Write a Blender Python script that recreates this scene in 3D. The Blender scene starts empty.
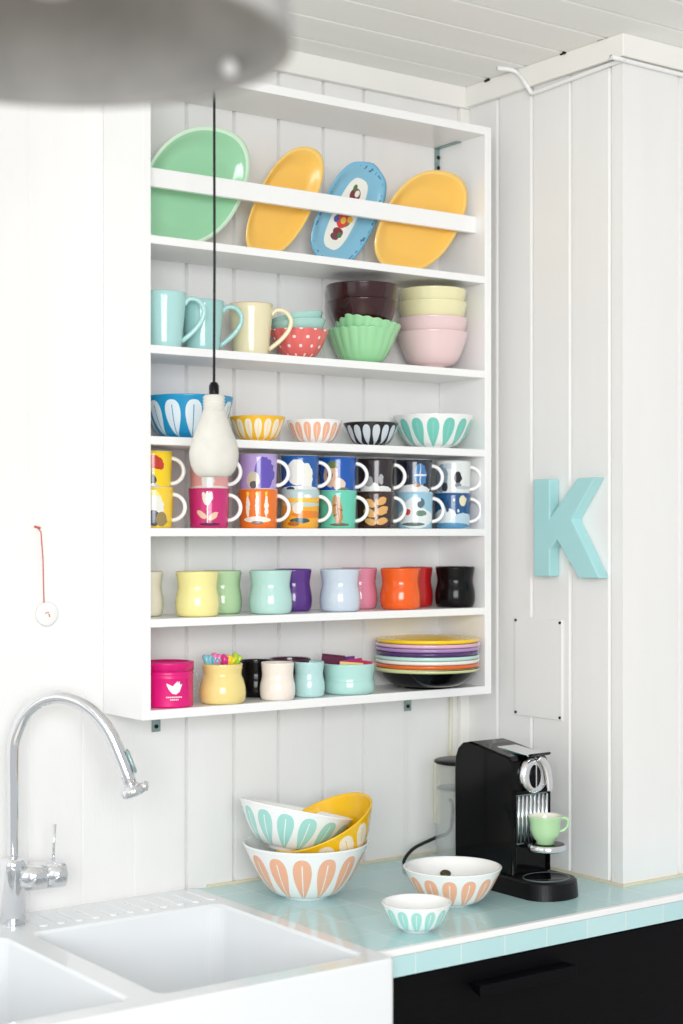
import bpy, bmesh, math, random
from mathutils import Vector, Matrix
random.seed(4)
PI = math.pi
S = bpy.context.scene
COL = S.collection

# ------------------------------------------------------------------ camera
CZ = 1.58                       # camera height
F = 1602.7                      # focal length in pixels of the 683x1024 frame
A = math.radians(54.092)        # heading of the camera
V0 = 533.5                      # horizon row
ca, sa = math.cos(A), math.sin(A)
cam_d = bpy.data.cameras.new('camera')
cam = bpy.data.objects.new('camera', cam_d); COL.objects.link(cam)
cam.location = (0, 0, CZ)
cam.rotation_euler = (PI/2, 0, A - PI/2)
cam_d.sensor_fit = 'VERTICAL'; cam_d.sensor_height = 36; cam_d.sensor_width = 24
cam_d.lens = F/1024*36
cam_d.shift_y = (V0-512)/1024
cam_d.clip_start = .05
cam_d.dof.use_dof = True; cam_d.dof.focus_distance = 3.02; cam_d.dof.aperture_fstop = 2.6
S.camera = cam

# ------------------------------------------------------------------ light
S.view_settings.view_transform = 'Standard'; S.view_settings.look = 'None'
S.view_settings.gamma = 1; S.view_settings.use_curve_mapping = False
S.view_settings.exposure = 0.29
w = bpy.data.worlds.new('daylight'); S.world = w; w.use_nodes = True
bg = w.node_tree.nodes['Background']
bg.inputs[0].default_value = (.95, .975, 1, 1); bg.inputs[1].default_value = .52

def area(name, loc, target, sx, sy, power, col=(1, 1, 1)):
    l = bpy.data.lights.new(name, 'AREA'); l.shape = 'RECTANGLE'; l.size = sx; l.size_y = sy
    l.energy = power; l.color = col
    o = bpy.data.objects.new(name, l); COL.objects.link(o); o.location = loc
    o.rotation_euler = (Vector(target)-Vector(loc)).to_track_quat('-Z', 'Y').to_euler()
    return o
area('window_daylight', (-1.3, 1.55, 1.75), (1.6, 2.5, 1.35), 1.5, 1.5, 4, (.97, .985, 1))
area('rear_fill_light', (-.9, -1.7, 2.0), (1.75, 2.5, 1.4), 2.4, 1.5, 118, (.975, .985, 1))  # added frontal fill from behind the camera, not a known window

# ------------------------------------------------------------------ pixel <-> room helpers
def ray(u):
    t = (u-341.5)/F
    return ca+t*sa, sa-t*ca
def xy(u, Y):                     # point of the plane y = Y seen in column u
    dx, dy = ray(u); return dx/dy*Y
def dep(x, y): return x*ca+y*sa
def at(u, v, Y):
    x = xy(u, Y); return Vector((x, Y, CZ+(V0-v)/F*dep(x, Y)))
def atx(u, v, X):
    dx, dy = ray(u); y = dy/dx*X; return Vector((X, y, CZ+(V0-v)/F*dep(X, y)))
def onz(u, v, z):
    dx, dy = ray(u); d = (z-CZ)*F/(V0-v); return Vector((dx*d, dy*d, z))
def sc(u, Y): return dep(xy(u, Y), Y)/F        # metres per pixel there
VR = Vector((sa, -ca, 0)); VB = Vector((-ca, -sa, 0)); UP = Vector((0, 0, 1))
FACE = A - PI/2                    # turn that makes a local -y side look at the camera

# ------------------------------------------------------------------ materials
def lin(c):
    return tuple((x/12.92 if x <= .04045 else ((x+.055)/1.055)**2.4) for x in c)
def rgb(r, g, b): return lin((r/255, g/255, b/255))
def mat(name, c, rough=.5, metal=0, coat=0, bump=0, bscale=60, var=0, vscale=8, trans=0, ior=1.45, stretch=None):
    m = bpy.data.materials.new(name); m.use_nodes = True
    nt = m.node_tree; b = nt.nodes['Principled BSDF']
    b.inputs['Base Color'].default_value = (*c, 1); b.inputs['Roughness'].default_value = rough
    b.inputs['Metallic'].default_value = metal; b.inputs['Coat Weight'].default_value = coat
    b.inputs['Coat Roughness'].default_value = .05
    b.inputs['Transmission Weight'].default_value = trans; b.inputs['IOR'].default_value = ior
    tc = nt.nodes.new('ShaderNodeTexCoord')
    src = tc.outputs['Object']
    if stretch:
        mp = nt.nodes.new('ShaderNodeMapping'); mp.inputs['Scale'].default_value = stretch
        nt.links.new(src, mp.inputs[0]); src = mp.outputs[0]
    n = nt.nodes.new('ShaderNodeTexNoise'); n.inputs['Scale'].default_value = vscale; n.inputs['Detail'].default_value = 5
    nt.links.new(src, n.inputs['Vector'])
    rp = nt.nodes.new('ShaderNodeValToRGB')
    v = max(var, .01)
    rp.color_ramp.elements[0].position = .3; rp.color_ramp.elements[1].position = .7
    rp.color_ramp.elements[0].color = (*[x*(1-v) for x in c], 1); rp.color_ramp.elements[1].color = (*[min(1, x*(1+v*.5)) for x in c], 1)
    nt.links.new(n.outputs['Fac'], rp.inputs[0]); nt.links.new(rp.outputs[0], b.inputs['Base Color'])
    if bump:
        n2 = nt.nodes.new('ShaderNodeTexNoise'); n2.inputs['Scale'].default_value = bscale; n2.inputs['Detail'].default_value = 4
        nt.links.new(src, n2.inputs['Vector'])
        bp = nt.nodes.new('ShaderNodeBump'); bp.inputs['Strength'].default_value = bump; bp.inputs['Distance'].default_value = .002
        nt.links.new(n2.outputs['Fac'], bp.inputs['Height']); nt.links.new(bp.outputs[0], b.inputs['Normal'])
    return m
class NT:
    def __init__(s, m): s.nt = m.node_tree
    def math(s, op, a, b=None, c=None):
        n = s.nt.nodes.new('ShaderNodeMath'); n.operation = op
        for i, x in enumerate((a, b, c)):
            if x is None: continue
            if isinstance(x, (int, float)): n.inputs[i].default_value = x
            else: s.nt.links.new(x, n.inputs[i])
        return n.outputs[0]
    def mix(s, f, a, b):
        n = s.nt.nodes.new('ShaderNodeMix'); n.data_type = 'RGBA'
        s.nt.links.new(f, n.inputs[0])
        for i, x in ((6, a), (7, b)):
            if isinstance(x, tuple): n.inputs[i].default_value = (*x[:3], 1)
            else: s.nt.links.new(x, n.inputs[i])
        return n.outputs[2]
    def obj(s):
        t = s.nt.nodes.new('ShaderNodeTexCoord'); q = s.nt.nodes.new('ShaderNodeSeparateXYZ')
        s.nt.links.new(t.outputs['Object'], q.inputs[0]); return q.outputs
def plain(name, c, rough, coat=0):
    m = bpy.data.materials.new(name); m.use_nodes = True
    b = m.node_tree.nodes['Principled BSDF']; b.inputs['Roughness'].default_value = rough
    b.inputs['Base Color'].default_value = (*c, 1); b.inputs['Coat Weight'].default_value = coat
    return m, b
def leaf_mat(name, base, leaf, N, z0, z1, vein=None, width=.40, phase=0, veinw=.022):
    m, b = plain(name, base, .18, .3); k = NT(m); X, Y, Z = k.obj()
    ang = k.math('ARCTAN2', Y, X)
    t = k.math('ABSOLUTE', k.math('SUBTRACT', k.math('FRACT', k.math('ADD', k.math('MULTIPLY', ang, N/(2*PI)), 10+phase)), .5))
    s = k.math('DIVIDE', k.math('SUBTRACT', Z, z0), z1-z0)
    sc_ = k.math('MINIMUM', k.math('MAXIMUM', s, 0), 1)
    wd = k.math('MULTIPLY', k.math('POWER', sc_, .75), k.math('POWER', k.math('SUBTRACT', 1, sc_), .42))
    wd = k.math('MULTIPLY', wd, width/.484)
    inleaf = k.math('LESS_THAN', t, wd)
    vn = k.math('MULTIPLY', k.math('LESS_THAN', t, veinw), k.math('LESS_THAN', s, .86))
    c1 = k.mix(vn, leaf, vein or base)
    k.nt.links.new(k.mix(inleaf, base, c1), b.inputs['Base Color'])
    return m
def blob_mat(name, base, blobs, R, H, rough=.2):
    # soft-edged painted shapes on the side of a mug; x in -1..1 across the face, z in 0..1 up it
    m, b = plain(name, base, rough, .3); k = NT(m); X, Y, Z = k.obj()
    t = k.nt.nodes.new('ShaderNodeTexCoord')
    nz = k.nt.nodes.new('ShaderNodeTexNoise'); nz.inputs['Scale'].default_value = 130; nz.inputs['Detail'].default_value = 1
    k.nt.links.new(t.outputs['Object'], nz.inputs['Vector'])
    wob = k.math('MULTIPLY', k.math('SUBTRACT', nz.outputs['Fac'], .5), .3)
    px = k.math('ADD', k.math('DIVIDE', X, R), k.math('MULTIPLY', wob, .35)); pz = k.math('DIVIDE', Z, H)
    front = k.math('LESS_THAN', Y, 0)
    col = base
    for (bx, bz, rx, rz, c, *rot) in blobs:
        a = math.radians(rot[0]) if rot else 0
        asp = R/H
        dx = k.math('SUBTRACT', px, bx); dz = k.math('DIVIDE', k.math('SUBTRACT', pz, bz), asp)
        ex = k.math('DIVIDE', k.math('ADD', k.math('MULTIPLY', dx, math.cos(a)), k.math('MULTIPLY', dz, math.sin(a))), rx)
        ez = k.math('DIVIDE', k.math('SUBTRACT', k.math('MULTIPLY', dz, math.cos(a)), k.math('MULTIPLY', dx, math.sin(a))), rz/asp)
        rr = k.math('ADD', k.math('ADD', k.math('MULTIPLY', ex, ex), k.math('MULTIPLY', ez, ez)), wob)
        col = k.mix(k.math('MULTIPLY', k.math('LESS_THAN', rr, 1), front), col, c)
    k.nt.links.new(col, b.inputs['Base Color'])
    return m
def glossy(name, c): return mat(name, c, .16, 0, .4)

M = {}
M['panel'] = mat('white_panel_paint', rgb(240, 239, 237), .45, 0, 0, .15, 40, .015, 3, stretch=(6, 6, 1))
M['ceil'] = mat('white_ceiling_paint', rgb(246, 246, 243), .5, 0, 0, .1, 40, .015, 3, stretch=(1, 6, 6))
M['trim'] = mat('cream_trim_paint', rgb(244, 242, 236), .45, 0, 0, .1, 40, .02, 5)
M['shelf'] = mat('white_shelf_paint', rgb(246, 246, 245), .32, 0, .1, .05, 30, .01, 4)
M['sink'] = mat('white_fireclay', rgb(235, 238, 240), .12, 0, .5)
M['chrome'] = mat('chrome', (.82, .83, .85), .06, 1)
M['satin'] = mat('satin_chrome', (.9, .9, .92), .22, 1)
M['steel'] = mat('galvanised_steel', rgb(150, 172, 170), .35, .7, 0, .2, 200, .2, 120)
def low_spec(m, v):
    m.node_tree.nodes['Principled BSDF'].inputs['Specular IOR Level'].default_value = v; return m
M['black'] = low_spec(mat('black_plastic', (.004, .004, .005), .35), .3)
M['blackg'] = low_spec(mat('gloss_black_plastic', (.002, .002, .0023), .08), .22)
M['cab'] = low_spec(mat('black_stained_wood', rgb(7, 7, 10), .5, 0, 0, .2, 60, .25, 12, stretch=(1, 8, 14)), .12)
M['white'] = mat('white_glaze', rgb(245, 245, 243), .14, 0, .4)
M['dark'] = mat('dark_hole', (.01, .01, .01), .8)
M['cream'] = mat('cream_plastic', rgb(232, 228, 208), .4)
M['caulk'] = mat('cream_caulk', rgb(226, 216, 190), .6)
M['cord'] = mat('black_cord', (.012, .012, .013), .6)
M['red'] = mat('red_string', rgb(206, 96, 84), .7)
M['k'] = mat('aqua_paint', rgb(172, 220, 222), .5, 0, 0, .1, 50, .02, 10)
M['floor'] = mat('floor_boards', rgb(205, 196, 182), .4, 0, 0, .1, 30, .1, 6)

def concrete(name, c, sc_, var):
    m = mat(name, c, .85, 0, 0, .5, 90, var, sc_); return m
M['dome'] = concrete('grey_concrete', rgb(170, 168, 165), 14, .22)
M['bulb'] = concrete('pale_concrete', rgb(226, 223, 214), 26, .08)

def tile_mat(name, horizontal):
    m, b = plain(name, rgb(175, 214, 216), .14, 0); k = NT(m); X, Y, Z = k.obj()
    P = .0985
    def line(c, off, wd):
        f = k.math('FRACT', k.math('ADD', k.math('DIVIDE', k.math('SUBTRACT', c, off), P), 50))
        return k.math('LESS_THAN', f, wd/P)
    g = line(X, 1.6525, .002)
    if horizontal: g = k.math('MAXIMUM', g, line(Y, 2.0735+.0115, .002))
    t = k.nt.nodes.new('ShaderNodeTexCoord')
    v = k.nt.nodes.new('ShaderNodeTexNoise'); v.inputs['Scale'].default_value = 9; v.inputs['Detail'].default_value = 3
    k.nt.links.new(t.outputs['Object'], v.inputs['Vector'])
    # each tile its own faint tone
    fx = k.math('FLOOR', k.math('DIVIDE', k.math('SUBTRACT', X, 1.6525), P)); fy = k.math('FLOOR', k.math('DIVIDE', k.math('SUBTRACT', Y, 2.085), P))
    h = k.math('FRACT', k.math('MULTIPLY', k.math('SINE', k.math('ADD', k.math('MULTIPLY', fx, 12.9), k.math('MULTIPLY', fy, 78.2))), 437.5))
    f = k.math('ADD', k.math('MULTIPLY', h, .5), k.math('MULTIPLY', v.outputs['Fac'], .5))
    col = k.mix(f, rgb(180, 219, 221), rgb(199, 231, 232))
    k.nt.links.new(k.mix(g, col, rgb(226, 236, 233)), b.inputs['Base Color'])
    bp = k.nt.nodes.new('ShaderNodeBump'); bp.inputs['Strength'].default_value = .4; bp.inputs['Distance'].default_value = .001
    k.nt.links.new(k.math('SUBTRACT', k.math('MULTIPLY', v.outputs['Fac'], .25), g), bp.inputs['Height']); k.nt.links.new(bp.outputs[0], b.inputs['Normal'])
    return m
M['tile'] = tile_mat('aqua_tiles', True)
M['tilef'] = tile_mat('aqua_edge_tiles', False)

# ------------------------------------------------------------------ mesh builder
class MB:
    def __init__(s): s.v = []; s.f = []; s.m = []; s.smooth = []
    def add(s, vs, fs, mi=0, sm=False, T=None):
        o = len(s.v)
        for p in vs:
            p = Vector(p)
            s.v.append(tuple(T @ p) if T else tuple(p))
        for i, f in enumerate(fs):
            s.f.append([o+j for j in f]); s.m.append(mi[i] if isinstance(mi, list) else mi); s.smooth.append(sm)
        return s
    def box(s, a, b, mi=0, T=None):
        x0, y0, z0 = a; x1, y1, z1 = b
        vs = [(x0, y0, z0), (x1, y0, z0), (x1, y1, z0), (x0, y1, z0), (x0, y0, z1), (x1, y0, z1), (x1, y1, z1), (x0, y1, z1)]
        return s.add(vs, [(0, 3, 2, 1), (4, 5, 6, 7), (0, 1, 5, 4), (1, 2, 6, 5), (2, 3, 7, 6), (3, 0, 4, 7)], mi, False, T)
    def prism(s, poly, z0, z1, mi=0, T=None, sm=False):
        n = len(poly)
        vs = [(p[0], p[1], z0) for p in poly]+[(p[0], p[1], z1) for p in poly]
        fs = [tuple(range(n-1, -1, -1)), tuple(range(n, 2*n))]+[(i, (i+1) % n, n+(i+1) % n, n+i) for i in range(n)]
        return s.add(vs, fs, mi, sm, T)
    def lathe(s, prof, seg=48, mi=0, T=None, wave=None, ex=1, ey=1):
        # prof: (r, z[, material]) rows; material of a row colours the band that follows it
        vs = []; fs = []; ms = []
        for i, p in enumerate(prof):
            for j in range(seg):
                a = 2*PI*j/seg; r, z = p[0], p[1]
                if wave: r, z = wave(a, r, z)
                vs.append((r*math.cos(a)*ex, r*math.sin(a)*ey, z))
        for i in range(len(prof)-1):
            mm = prof[i][2] if len(prof[i]) > 2 else mi
            for j in range(seg):
                k = (j+1) % seg
                fs.append((i*seg+j, i*seg+k, (i+1)*seg+k, (i+1)*seg+j)); ms.append(mm)
        return s.add(vs, fs, ms, True, T)
    def tube(s, pts, r, seg=12, mi=0, T=None, flat=1):
        pts = [Vector(p) for p in pts]; n = len(pts)
        rs = r if isinstance(r, (list, tuple)) else [r]*n
        vs = []; fs = []
        nrm = None
        for i in range(n):
            t = (pts[min(i+1, n-1)]-pts[max(i-1, 0)]).normalized()
            if nrm is None:
                nrm = t.orthogonal().normalized() if abs(t.z) > .99 else t.cross(UP).normalized()
            nrm = (nrm-t*nrm.dot(t)).normalized(); bi = t.cross(nrm)
            for j in range(seg):
                a = 2*PI*j/seg; vs.append(pts[i]+nrm*math.cos(a)*rs[i]*flat+bi*math.sin(a)*rs[i])
        for i in range(n-1):
            for j in range(seg):
                k = (j+1) % seg; fs.append((i*seg+j, i*seg+k, (i+1)*seg+k, (i+1)*seg+j))
        fs.append(tuple(range(seg-1, -1, -1))); fs.append(tuple((n-1)*seg+j for j in range(seg)))
        return s.add(vs, fs, mi, True, T)
    def build(s, name, mats, parent=None, bevel=0, loc=None, rot=None, subsurf=0, bseg=2):
        me = bpy.data.meshes.new(name); me.from_pydata(s.v, [], s.f)
        for m in (mats if isinstance(mats, (list, tuple)) else [mats]): me.materials.append(m)
        for p, mi, sm in zip(me.polygons, s.m, s.smooth): p.material_index = mi; p.use_smooth = sm
        bm = bmesh.new(); bm.from_mesh(me); bmesh.ops.recalc_face_normals(bm, faces=bm.faces); bm.to_mesh(me); bm.free()
        o = bpy.data.objects.new(name, me); COL.objects.link(o)
        if parent: o.parent = parent
        if loc is not None: o.location = loc
        if rot is not None: o.rotation_euler = rot
        if bevel:
            b = o.modifiers.new('bevel', 'BEVEL'); b.width = bevel; b.segments = bseg; b.limit_method = 'ANGLE'; b.angle_limit = math.radians(40)
        if subsurf:
            b = o.modifiers.new('subsurf', 'SUBSURF'); b.levels = subsurf; b.render_levels = subsurf
        return o
def smooth_curve(pts, n=6):
    pts = [Vector(p) for p in pts]; P = [pts[0]]+pts+[pts[-1]]; out = []
    for i in range(1, len(P)-2):
        for j in range(n):
            t = j/n; p0, p1, p2, p3 = P[i-1], P[i], P[i+1], P[i+2]
            out.append(.5*((2*p1)+(-p0+p2)*t+(2*p0-5*p1+4*p2-p3)*t*t+(-p0+3*p1-3*p2+p3)*t*t*t))
    out.append(pts[-1]); return out
def tag(o, label, cat, group=None):
    o['label'] = label; o['category'] = cat
    if group: o['group'] = group
    return o
def thing(name, label, cat, loc=(0, 0, 0), rz=0, group=None):
    o = bpy.data.objects.new(name, None); COL.objects.link(o); o.empty_display_size = .03
    o.location = loc; o.rotation_euler = (0, 0, rz); return tag(o, label, cat, group)
def struct(o): o['kind'] = 'structure'; return o

# ------------------------------------------------------------------ the room
YB, XW, YC, YF = 2.655, 2.256, 2.1885, 2.0748
ZC = CZ-.682                       # counter top
CEIL = CZ+.962
def grooved(p0, p1, gs, dirn, inward, wd=.011, dp=.006, thin=None):
    # plan polyline from p0 to p1 with V grooves at distances gs
    out = [Vector(p0)]
    for g in gs:
        c = Vector(p0)+Vector(dirn)*g; n = Vector(inward)
        if thin: wd, dp = (.004, .0015) if g < thin else (.008, .009)
        out += [c-Vector(dirn)*wd*.5, c-Vector(dirn)*.0012+n*dp, c+Vector(dirn)*.0012+n*dp, c+Vector(dirn)*wd*.5]
    out.append(Vector(p1)); return [(p.x, p.y) for p in out]
gx = [xy(u, YB) for u in (29, 186.5, 234, 278.6, 323.3, 364, 406)]
gx = [gx[0]-.212, gx[0]-.106, gx[0], 1.337, 1.443]+gx[1:]+[2.09]
pl = grooved((-1.4, YB), (XW, YB), [g+1.4 for g in [-1.0+.106*i for i in range(19)]+gx], (1, 0), (0, 1), thin=1.4+1.45)
struct(MB().prism(pl+[(XW, YB+.06), (-1.4, YB+.06)], 0, CEIL).build('wall_back', M['panel']))
gy = [atx(u, 500, XW).y for u in (498, 532, 570.5, 610)]
pl = grooved((XW, YB+.05), (XW, YC), [YB+.05-g for g in gy], (0, -1), (1, 0), .010, .007)
gx2 = [xy(679, YC), xy(679, YC)+.11, xy(679, YC)+.22]
pl2 = grooved((XW, YC), (3.2, YC), [g-XW for g in gx2], (1, 0), (0, 1), .009, .008)
struct(MB().prism(pl+pl2[1:]+[(3.2, YB+.06), (XW+.001, YB+.06)], 0, CEIL).build('wall_right', M['panel']))
# ceiling boards run along the back wall
pl = grooved((-.3, CEIL), (YB+.06, CEIL), [g+.3 for g in [2.565-.115*i for i in range(24, -1, -1)]], (1, 0), (0, 1), .010, .006)
poly = pl+[(YB+.06, CEIL+.05), (-.3, CEIL+.05)]
T = Matrix(((0, 0, 1, 0), (1, 0, 0, 0), (0, 1, 0, 0), (0, 0, 0, 1)))
struct(MB().prism(poly, -1.4, 3.2, 0, T).build('ceiling', M['ceil']))
struct(MB().box((-1.4, -1.4, -.05), (3.2, YB+.06, 0)).build('floor', M['floor']))
# cove boards under the ceiling
TB = CZ+.916
struct(MB().box((-1.4, YB-.016, TB), (XW, YB, CEIL)).build('trim_1', M['trim'], bevel=.002))
struct(MB().prism([(XW, YB-.016), (XW-.014, YB-.016), (XW-.014, YC-.014), (3.2, YC-.014), (3.2, YC), (XW, YC)], TB+.002, CEIL).build('trim_2', M['trim'], bevel=.002))
struct(MB().box((XW-.026, YB-.014, ZC), (XW, YB, TB)).build('trim_3', M['trim'], bevel=.003))
mb = MB()
for u, v in ((487, 80.5), (563, 53.5), (600, 39)):
    p = atx(u, v, XW-.0155); mb.box((p.x-.001, p.y-.008, p.z-.002), (p.x+.001, p.y+.008, p.z+.004))
o = mb.build('groove_shade', M['dark']); struct(o)  # dark blocks painted in as shade where the ceiling grooves end open
# cable clipped under the cove board
zc_ = TB-.004
pts = [at(509, 60, 2.5)]
c0 = atx(516, 66, XW-.018); c1 = atx(526, 84, XW-.018); c2 = atx(533, 93, XW-.006); 
path = [Vector((XW-.06, c0.y+.01, CEIL-.004)), Vector((XW-.02, c0.y, CEIL-.006)), Vector((XW-.019, c1.y, c1.z)), Vector((XW-.01, (c1.y+c2.y)/2, c2.z+.004)), Vector((XW-.006, c2.y, c2.z))]
path2 = [Vector((XW-.006, c2.y-.05, zc_-.006)), Vector((XW-.006, YC+.02, zc_)), Vector((XW-.002, YC-.006, zc_)), Vector((XW+.03, YC-.006, zc_)), Vector((3.1, YC-.006, zc_-.002))]
mb = MB().tube(smooth_curve(path+path2, 6), .0045, 8)
tag(mb.build('ceiling_cable', M['shelf']), 'white cable clipped along the cove board of the right wall', 'cable')
# caulk where the walls meet the worktop
struct(MB().prism([(1.6, YB), (1.6, YB-.005), (XW-.005, YB-.005), (XW-.005, YC-.005), (3.1, YC-.005), (3.1, YC), (XW, YC), (XW, YB)], ZC, ZC+.005).build('trim_5', M['caulk']))

# inspection plate
tl, tr, bl, br = atx(515, 617, XW-.002), atx(562.5, 620.5, XW-.002), atx(515, 714.5, XW-.002), atx(562.5, 720.5, XW-.002)
y0, y1, z0, z1 = tr.y, tl.y, bl.z, tl.z
pt = thing('wall_plate', 'white rectangular cover plate screwed to the panelled right wall below the letter', 'plate', (XW, (y0+y1)/2, z0))
MB().box((-.004, -(y1-y0)/2, 0), (0.0, (y1-y0)/2, z1-z0)).build('cover', M['panel'], pt, bevel=.0015)
for sy in (-1, 1):
    for zz in (.006, z1-z0-.006):
        MB().lathe([(0, -.006), (.0028, -.006), (.003, -.004), (.003, -.003)], 12, 0, Matrix.Translation((0, sy*((y1-y0)/2-.005), zz)) @ Matrix.Rotation(PI/2, 4, 'Y')).build('screw', M['dark'], pt)
for ch in pt.children:
    if ch.name.startswith('screw'):
        for v in ch.data.vertices: v.co.x = -abs(v.co.x)

# letter K
XK = XW-.028
px = [(533.5, 479.5), (549.5, 479), (549.5, 518), (577, 478.3), (595, 477.3), (571.5, 519.5), (599.5, 578.3), (578.5, 578.3), (556.5, 539.5), (549.5, 549), (549.5, 576.5), (533.5, 576.5)]
P3 = [atx(u, v, XK) for u, v in px]
ky, kz = P3[0].y, P3[-1].z
ltr = MB()
T = Matrix(((0, 0, 1, XK), (-1, 0, 0, ky), (0, 1, 0, kz), (0, 0, 0, 1)))
ltr.prism([(ky-p.y, p.z-kz) for p in P3], 0, .027, 0, T)
tag(ltr.build('letter', M['k'], bevel=.0025), 'pale aqua block letter K hung on the panelled right wall', 'letter')

# string ornament on a pin
p = at(36, 527, YB-.004)
orn = thing('hanging_ornament', 'small white disc hanging by a red string from a pin on the left wall', 'ornament', p)
q = at(44, 603, YB-.006); q2 = at(47, 614, YB-.006)
MB().tube([Vector((0, -.004, 0)), (at(41, 532, YB-.006)-p), (at(43, 560, YB-.006)-p), q-p], .0010, 6).build('string', M['red'], orn)
MB().tube([Vector((-.004, -.001, .001)), Vector((.006, -.006, -.002))], .002, 8).build('pin', M['red'], orn)
d = MB(); d.lathe([(0, .002), (.020, .002), (.022, 0), (.020, -.002), (0, -.002)], 32, 0, Matrix.Translation(q2-p) @ Matrix.Rotation(PI/2, 4, 'X'))
disc = d.build('disc', M['panel'], orn)
mk = MB()
for a, b in ((-.003, .002), (.003, -.001), (.001, .003), (.004, -.004)):
    mk.lathe([(0, .0006), (.0014, .0006), (.0014, 0)], 8, 0, Matrix.Translation(q2-p+Vector((a, -.0022, b))) @ Matrix.Rotation(PI/2, 4, 'X'))
mk.build('red_mark', M['red'], orn)

# outlet behind the coffee machine
p0 = at(433, 823, YB); p1 = at(457, 755, YB)
ot = thing('wall_outlet', 'cream socket box on the back wall behind the coffee machine', 'outlet', ((p0.x+p1.x)/2, YB, p0.z))
hw = (p1.x-p0.x)/2
MB().box((-hw, -.022, 0), (hw, 0, p1.z-p0.z)).build('housing', M['cream'], ot, bevel=.003)
MB().tube([(.01, -.006, p1.z-p0.z), (.01, -.006, .16), (.012, -.006, CZ-.335-p0.z)], .004, 8).build('conduit', M['cream'], ot)

# ------------------------------------------------------------------ worktop, cabinet, sink
XS = 1.575                         # right side of the sink
wt = thing('worktop', 'pale aqua tiled worktop with a white front edge strip', 'worktop', (0, 0, 0))
foot = [(XS+.001, YF+.012), (3.1, YF+.012), (3.1, YC-.001), (XW-.001, YC-.001), (XW-.001, YB-.001), (XS+.001, YB-.001)]
MB().prism(foot, ZC-.04, ZC).build('tile_top', M['tile'], wt)
MB().box((XS+.001, YF-.001, ZC-.0115), (3.1, YF+.0119, ZC+.0005)).build('edge_strip', M['shelf'], wt, bevel=.002)
MB().box((XS+.001, YF, ZC-.0455), (3.1, YF+.0118, ZC-.0117)).build('edge_tile', M['tilef'], wt)
bc = thing('base_cabinet', 'black base cabinet under the aqua worktop with a wedge-shaped pull', 'cabinet', (0, 0, 0))
DZ = ZC-.047
MB().prism([(XS+.002, 2.105), (3.1, 2.105), (3.1, YC-.002), (XW-.002, YC-.002), (XW-.002, YB-.002), (XS+.002, YB-.002)], .1, DZ).build('body', M['cab'], bc)
dr = MB().box((XS+.003, 2.084, DZ-.22), (2.79, 2.104, DZ-.004)).build('drawer', M['cab'], bc, bevel=.0015)
MB().box((XS+.003, 2.084, .13), (2.19, 2.104, DZ-.223)).build('door', M['cab'], bc, bevel=.0015)
MB().box((2.193, 2.084, .13), (2.79, 2.104, DZ-.223)).build('door', M['cab'], bc, bevel=.0015)
MB().box((XS+.01, 2.14, 0), (3.1, 2.16, .1)).build('plinth', M['cab'], bc)
hz = CZ-.764
T = Matrix(((0, 0, 1, 0), (1, 0, 0, 0), (0, 1, 0, 0), (0, 0, 0, 1)))
MB().prism([(2.0838, hz), (2.052, hz), (2.052, hz-.019), (2.055, hz-.019), (2.0838, hz-.006)], 1.775, 2.0, 0, T).build('handle', M['cab'], dr, bevel=.001)

# Belfast sink: outer shell with two basins cut as real hollows
ZS = ZC+.004
XL = .68
sk = thing('butler_sink', 'large white fireclay double sink with an exposed apron front', 'sink', (1.135, 2.3, 0))
def ring(x0, y0, x1, y1, r, n=6):
    out = []
    for cx, cy, a0 in ((x1-r, y0+r, -90), (x1-r, y1-r, 0), (x0+r, y1-r, 90), (x0+r, y0+r, 180)):
        for i in range(n+1):
            a = math.radians(a0+90*i/n); out.append((cx+r*math.cos(a), cy+r*math.sin(a)))
    return out
SY0, SY1 = 2.026, YB-.002
bas = [(1.165, 2.064, 1.544, 2.515), (XL+.04, 2.066, 1.122, 2.515)]
bm = bmesh.new()
def bring(pts, z): return [bm.verts.new((x-1.135, y-2.3, z)) for x, y in pts]
def skin(a, b):
    n = len(a)
    for i in range(n): bm.faces.new((a[i], a[(i+1) % n], b[(i+1) % n], b[i]))
o0 = bring(ring(XL, SY0, XS, SY1, .012), ZS-.235); o1 = bring(ring(XL, SY0, XS, SY1, .012), ZS-.02)
o1b = bring(ring(XL-.0, SY0-.0, XS+.000, SY1, .013), ZS-.016)
o2 = bring(ring(XL, SY0, XS, SY1, .013), ZS-.005); o3 = bring(ring(XL+.004, SY0+.001, XS-.004, SY1-.004, .012), ZS)
skin(o0, o1); skin(o1, o1b); skin(o1b, o2); skin(o2, o3); bm.faces.new(o0[::-1])
tops = []
for x0, y0, x1, y1 in bas:
    a = bring(ring(x0, y0, x1, y1, .02), ZS); b = bring(ring(x0+.004, y0+.004, x1-.004, y1-.004, .028), ZS-.005)
    c = bring(ring(x0+.010, y0+.010, x1-.010, y1-.010, .03), ZS-.17); d = bring(ring(x0+.03, y0+.03, x1-.03, y1-.03, .03), ZS-.195)
    e = bring(ring(x0+.16, y0+.17, x1-.16, y1-.17, .03), ZS-.2)
    skin(b, a); skin(c, b); skin(d, c); skin(e, d); bm.faces.new(e); tops.append(a)
edges = set()
for lp in [o3]+tops:
    n = len(lp)
    for i in range(n):
        e_ = bm.edges.get((lp[i], lp[(i+1) % n])); edges.add(e_)
bmesh.ops.triangle_fill(bm, use_beauty=True, use_dissolve=True, edges=list(edges))
bmesh.ops.recalc_face_normals(bm, faces=bm.faces)
me = bpy.data.meshes.new('basin'); bm.to_mesh(me); bm.free(); me.materials.append(M['sink'])
for p in me.polygons: p.use_smooth = False
so = bpy.data.objects.new('basin', me); COL.objects.link(so); so.parent = sk
mb = MB()
for i in range(11):
    x = 1.20+.034*i-1.135
    mb.prism(ring(x, 2.54-2.3, x+.016, 2.63-2.3, .0075, 4), ZS-.001, ZS+.0022)
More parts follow.
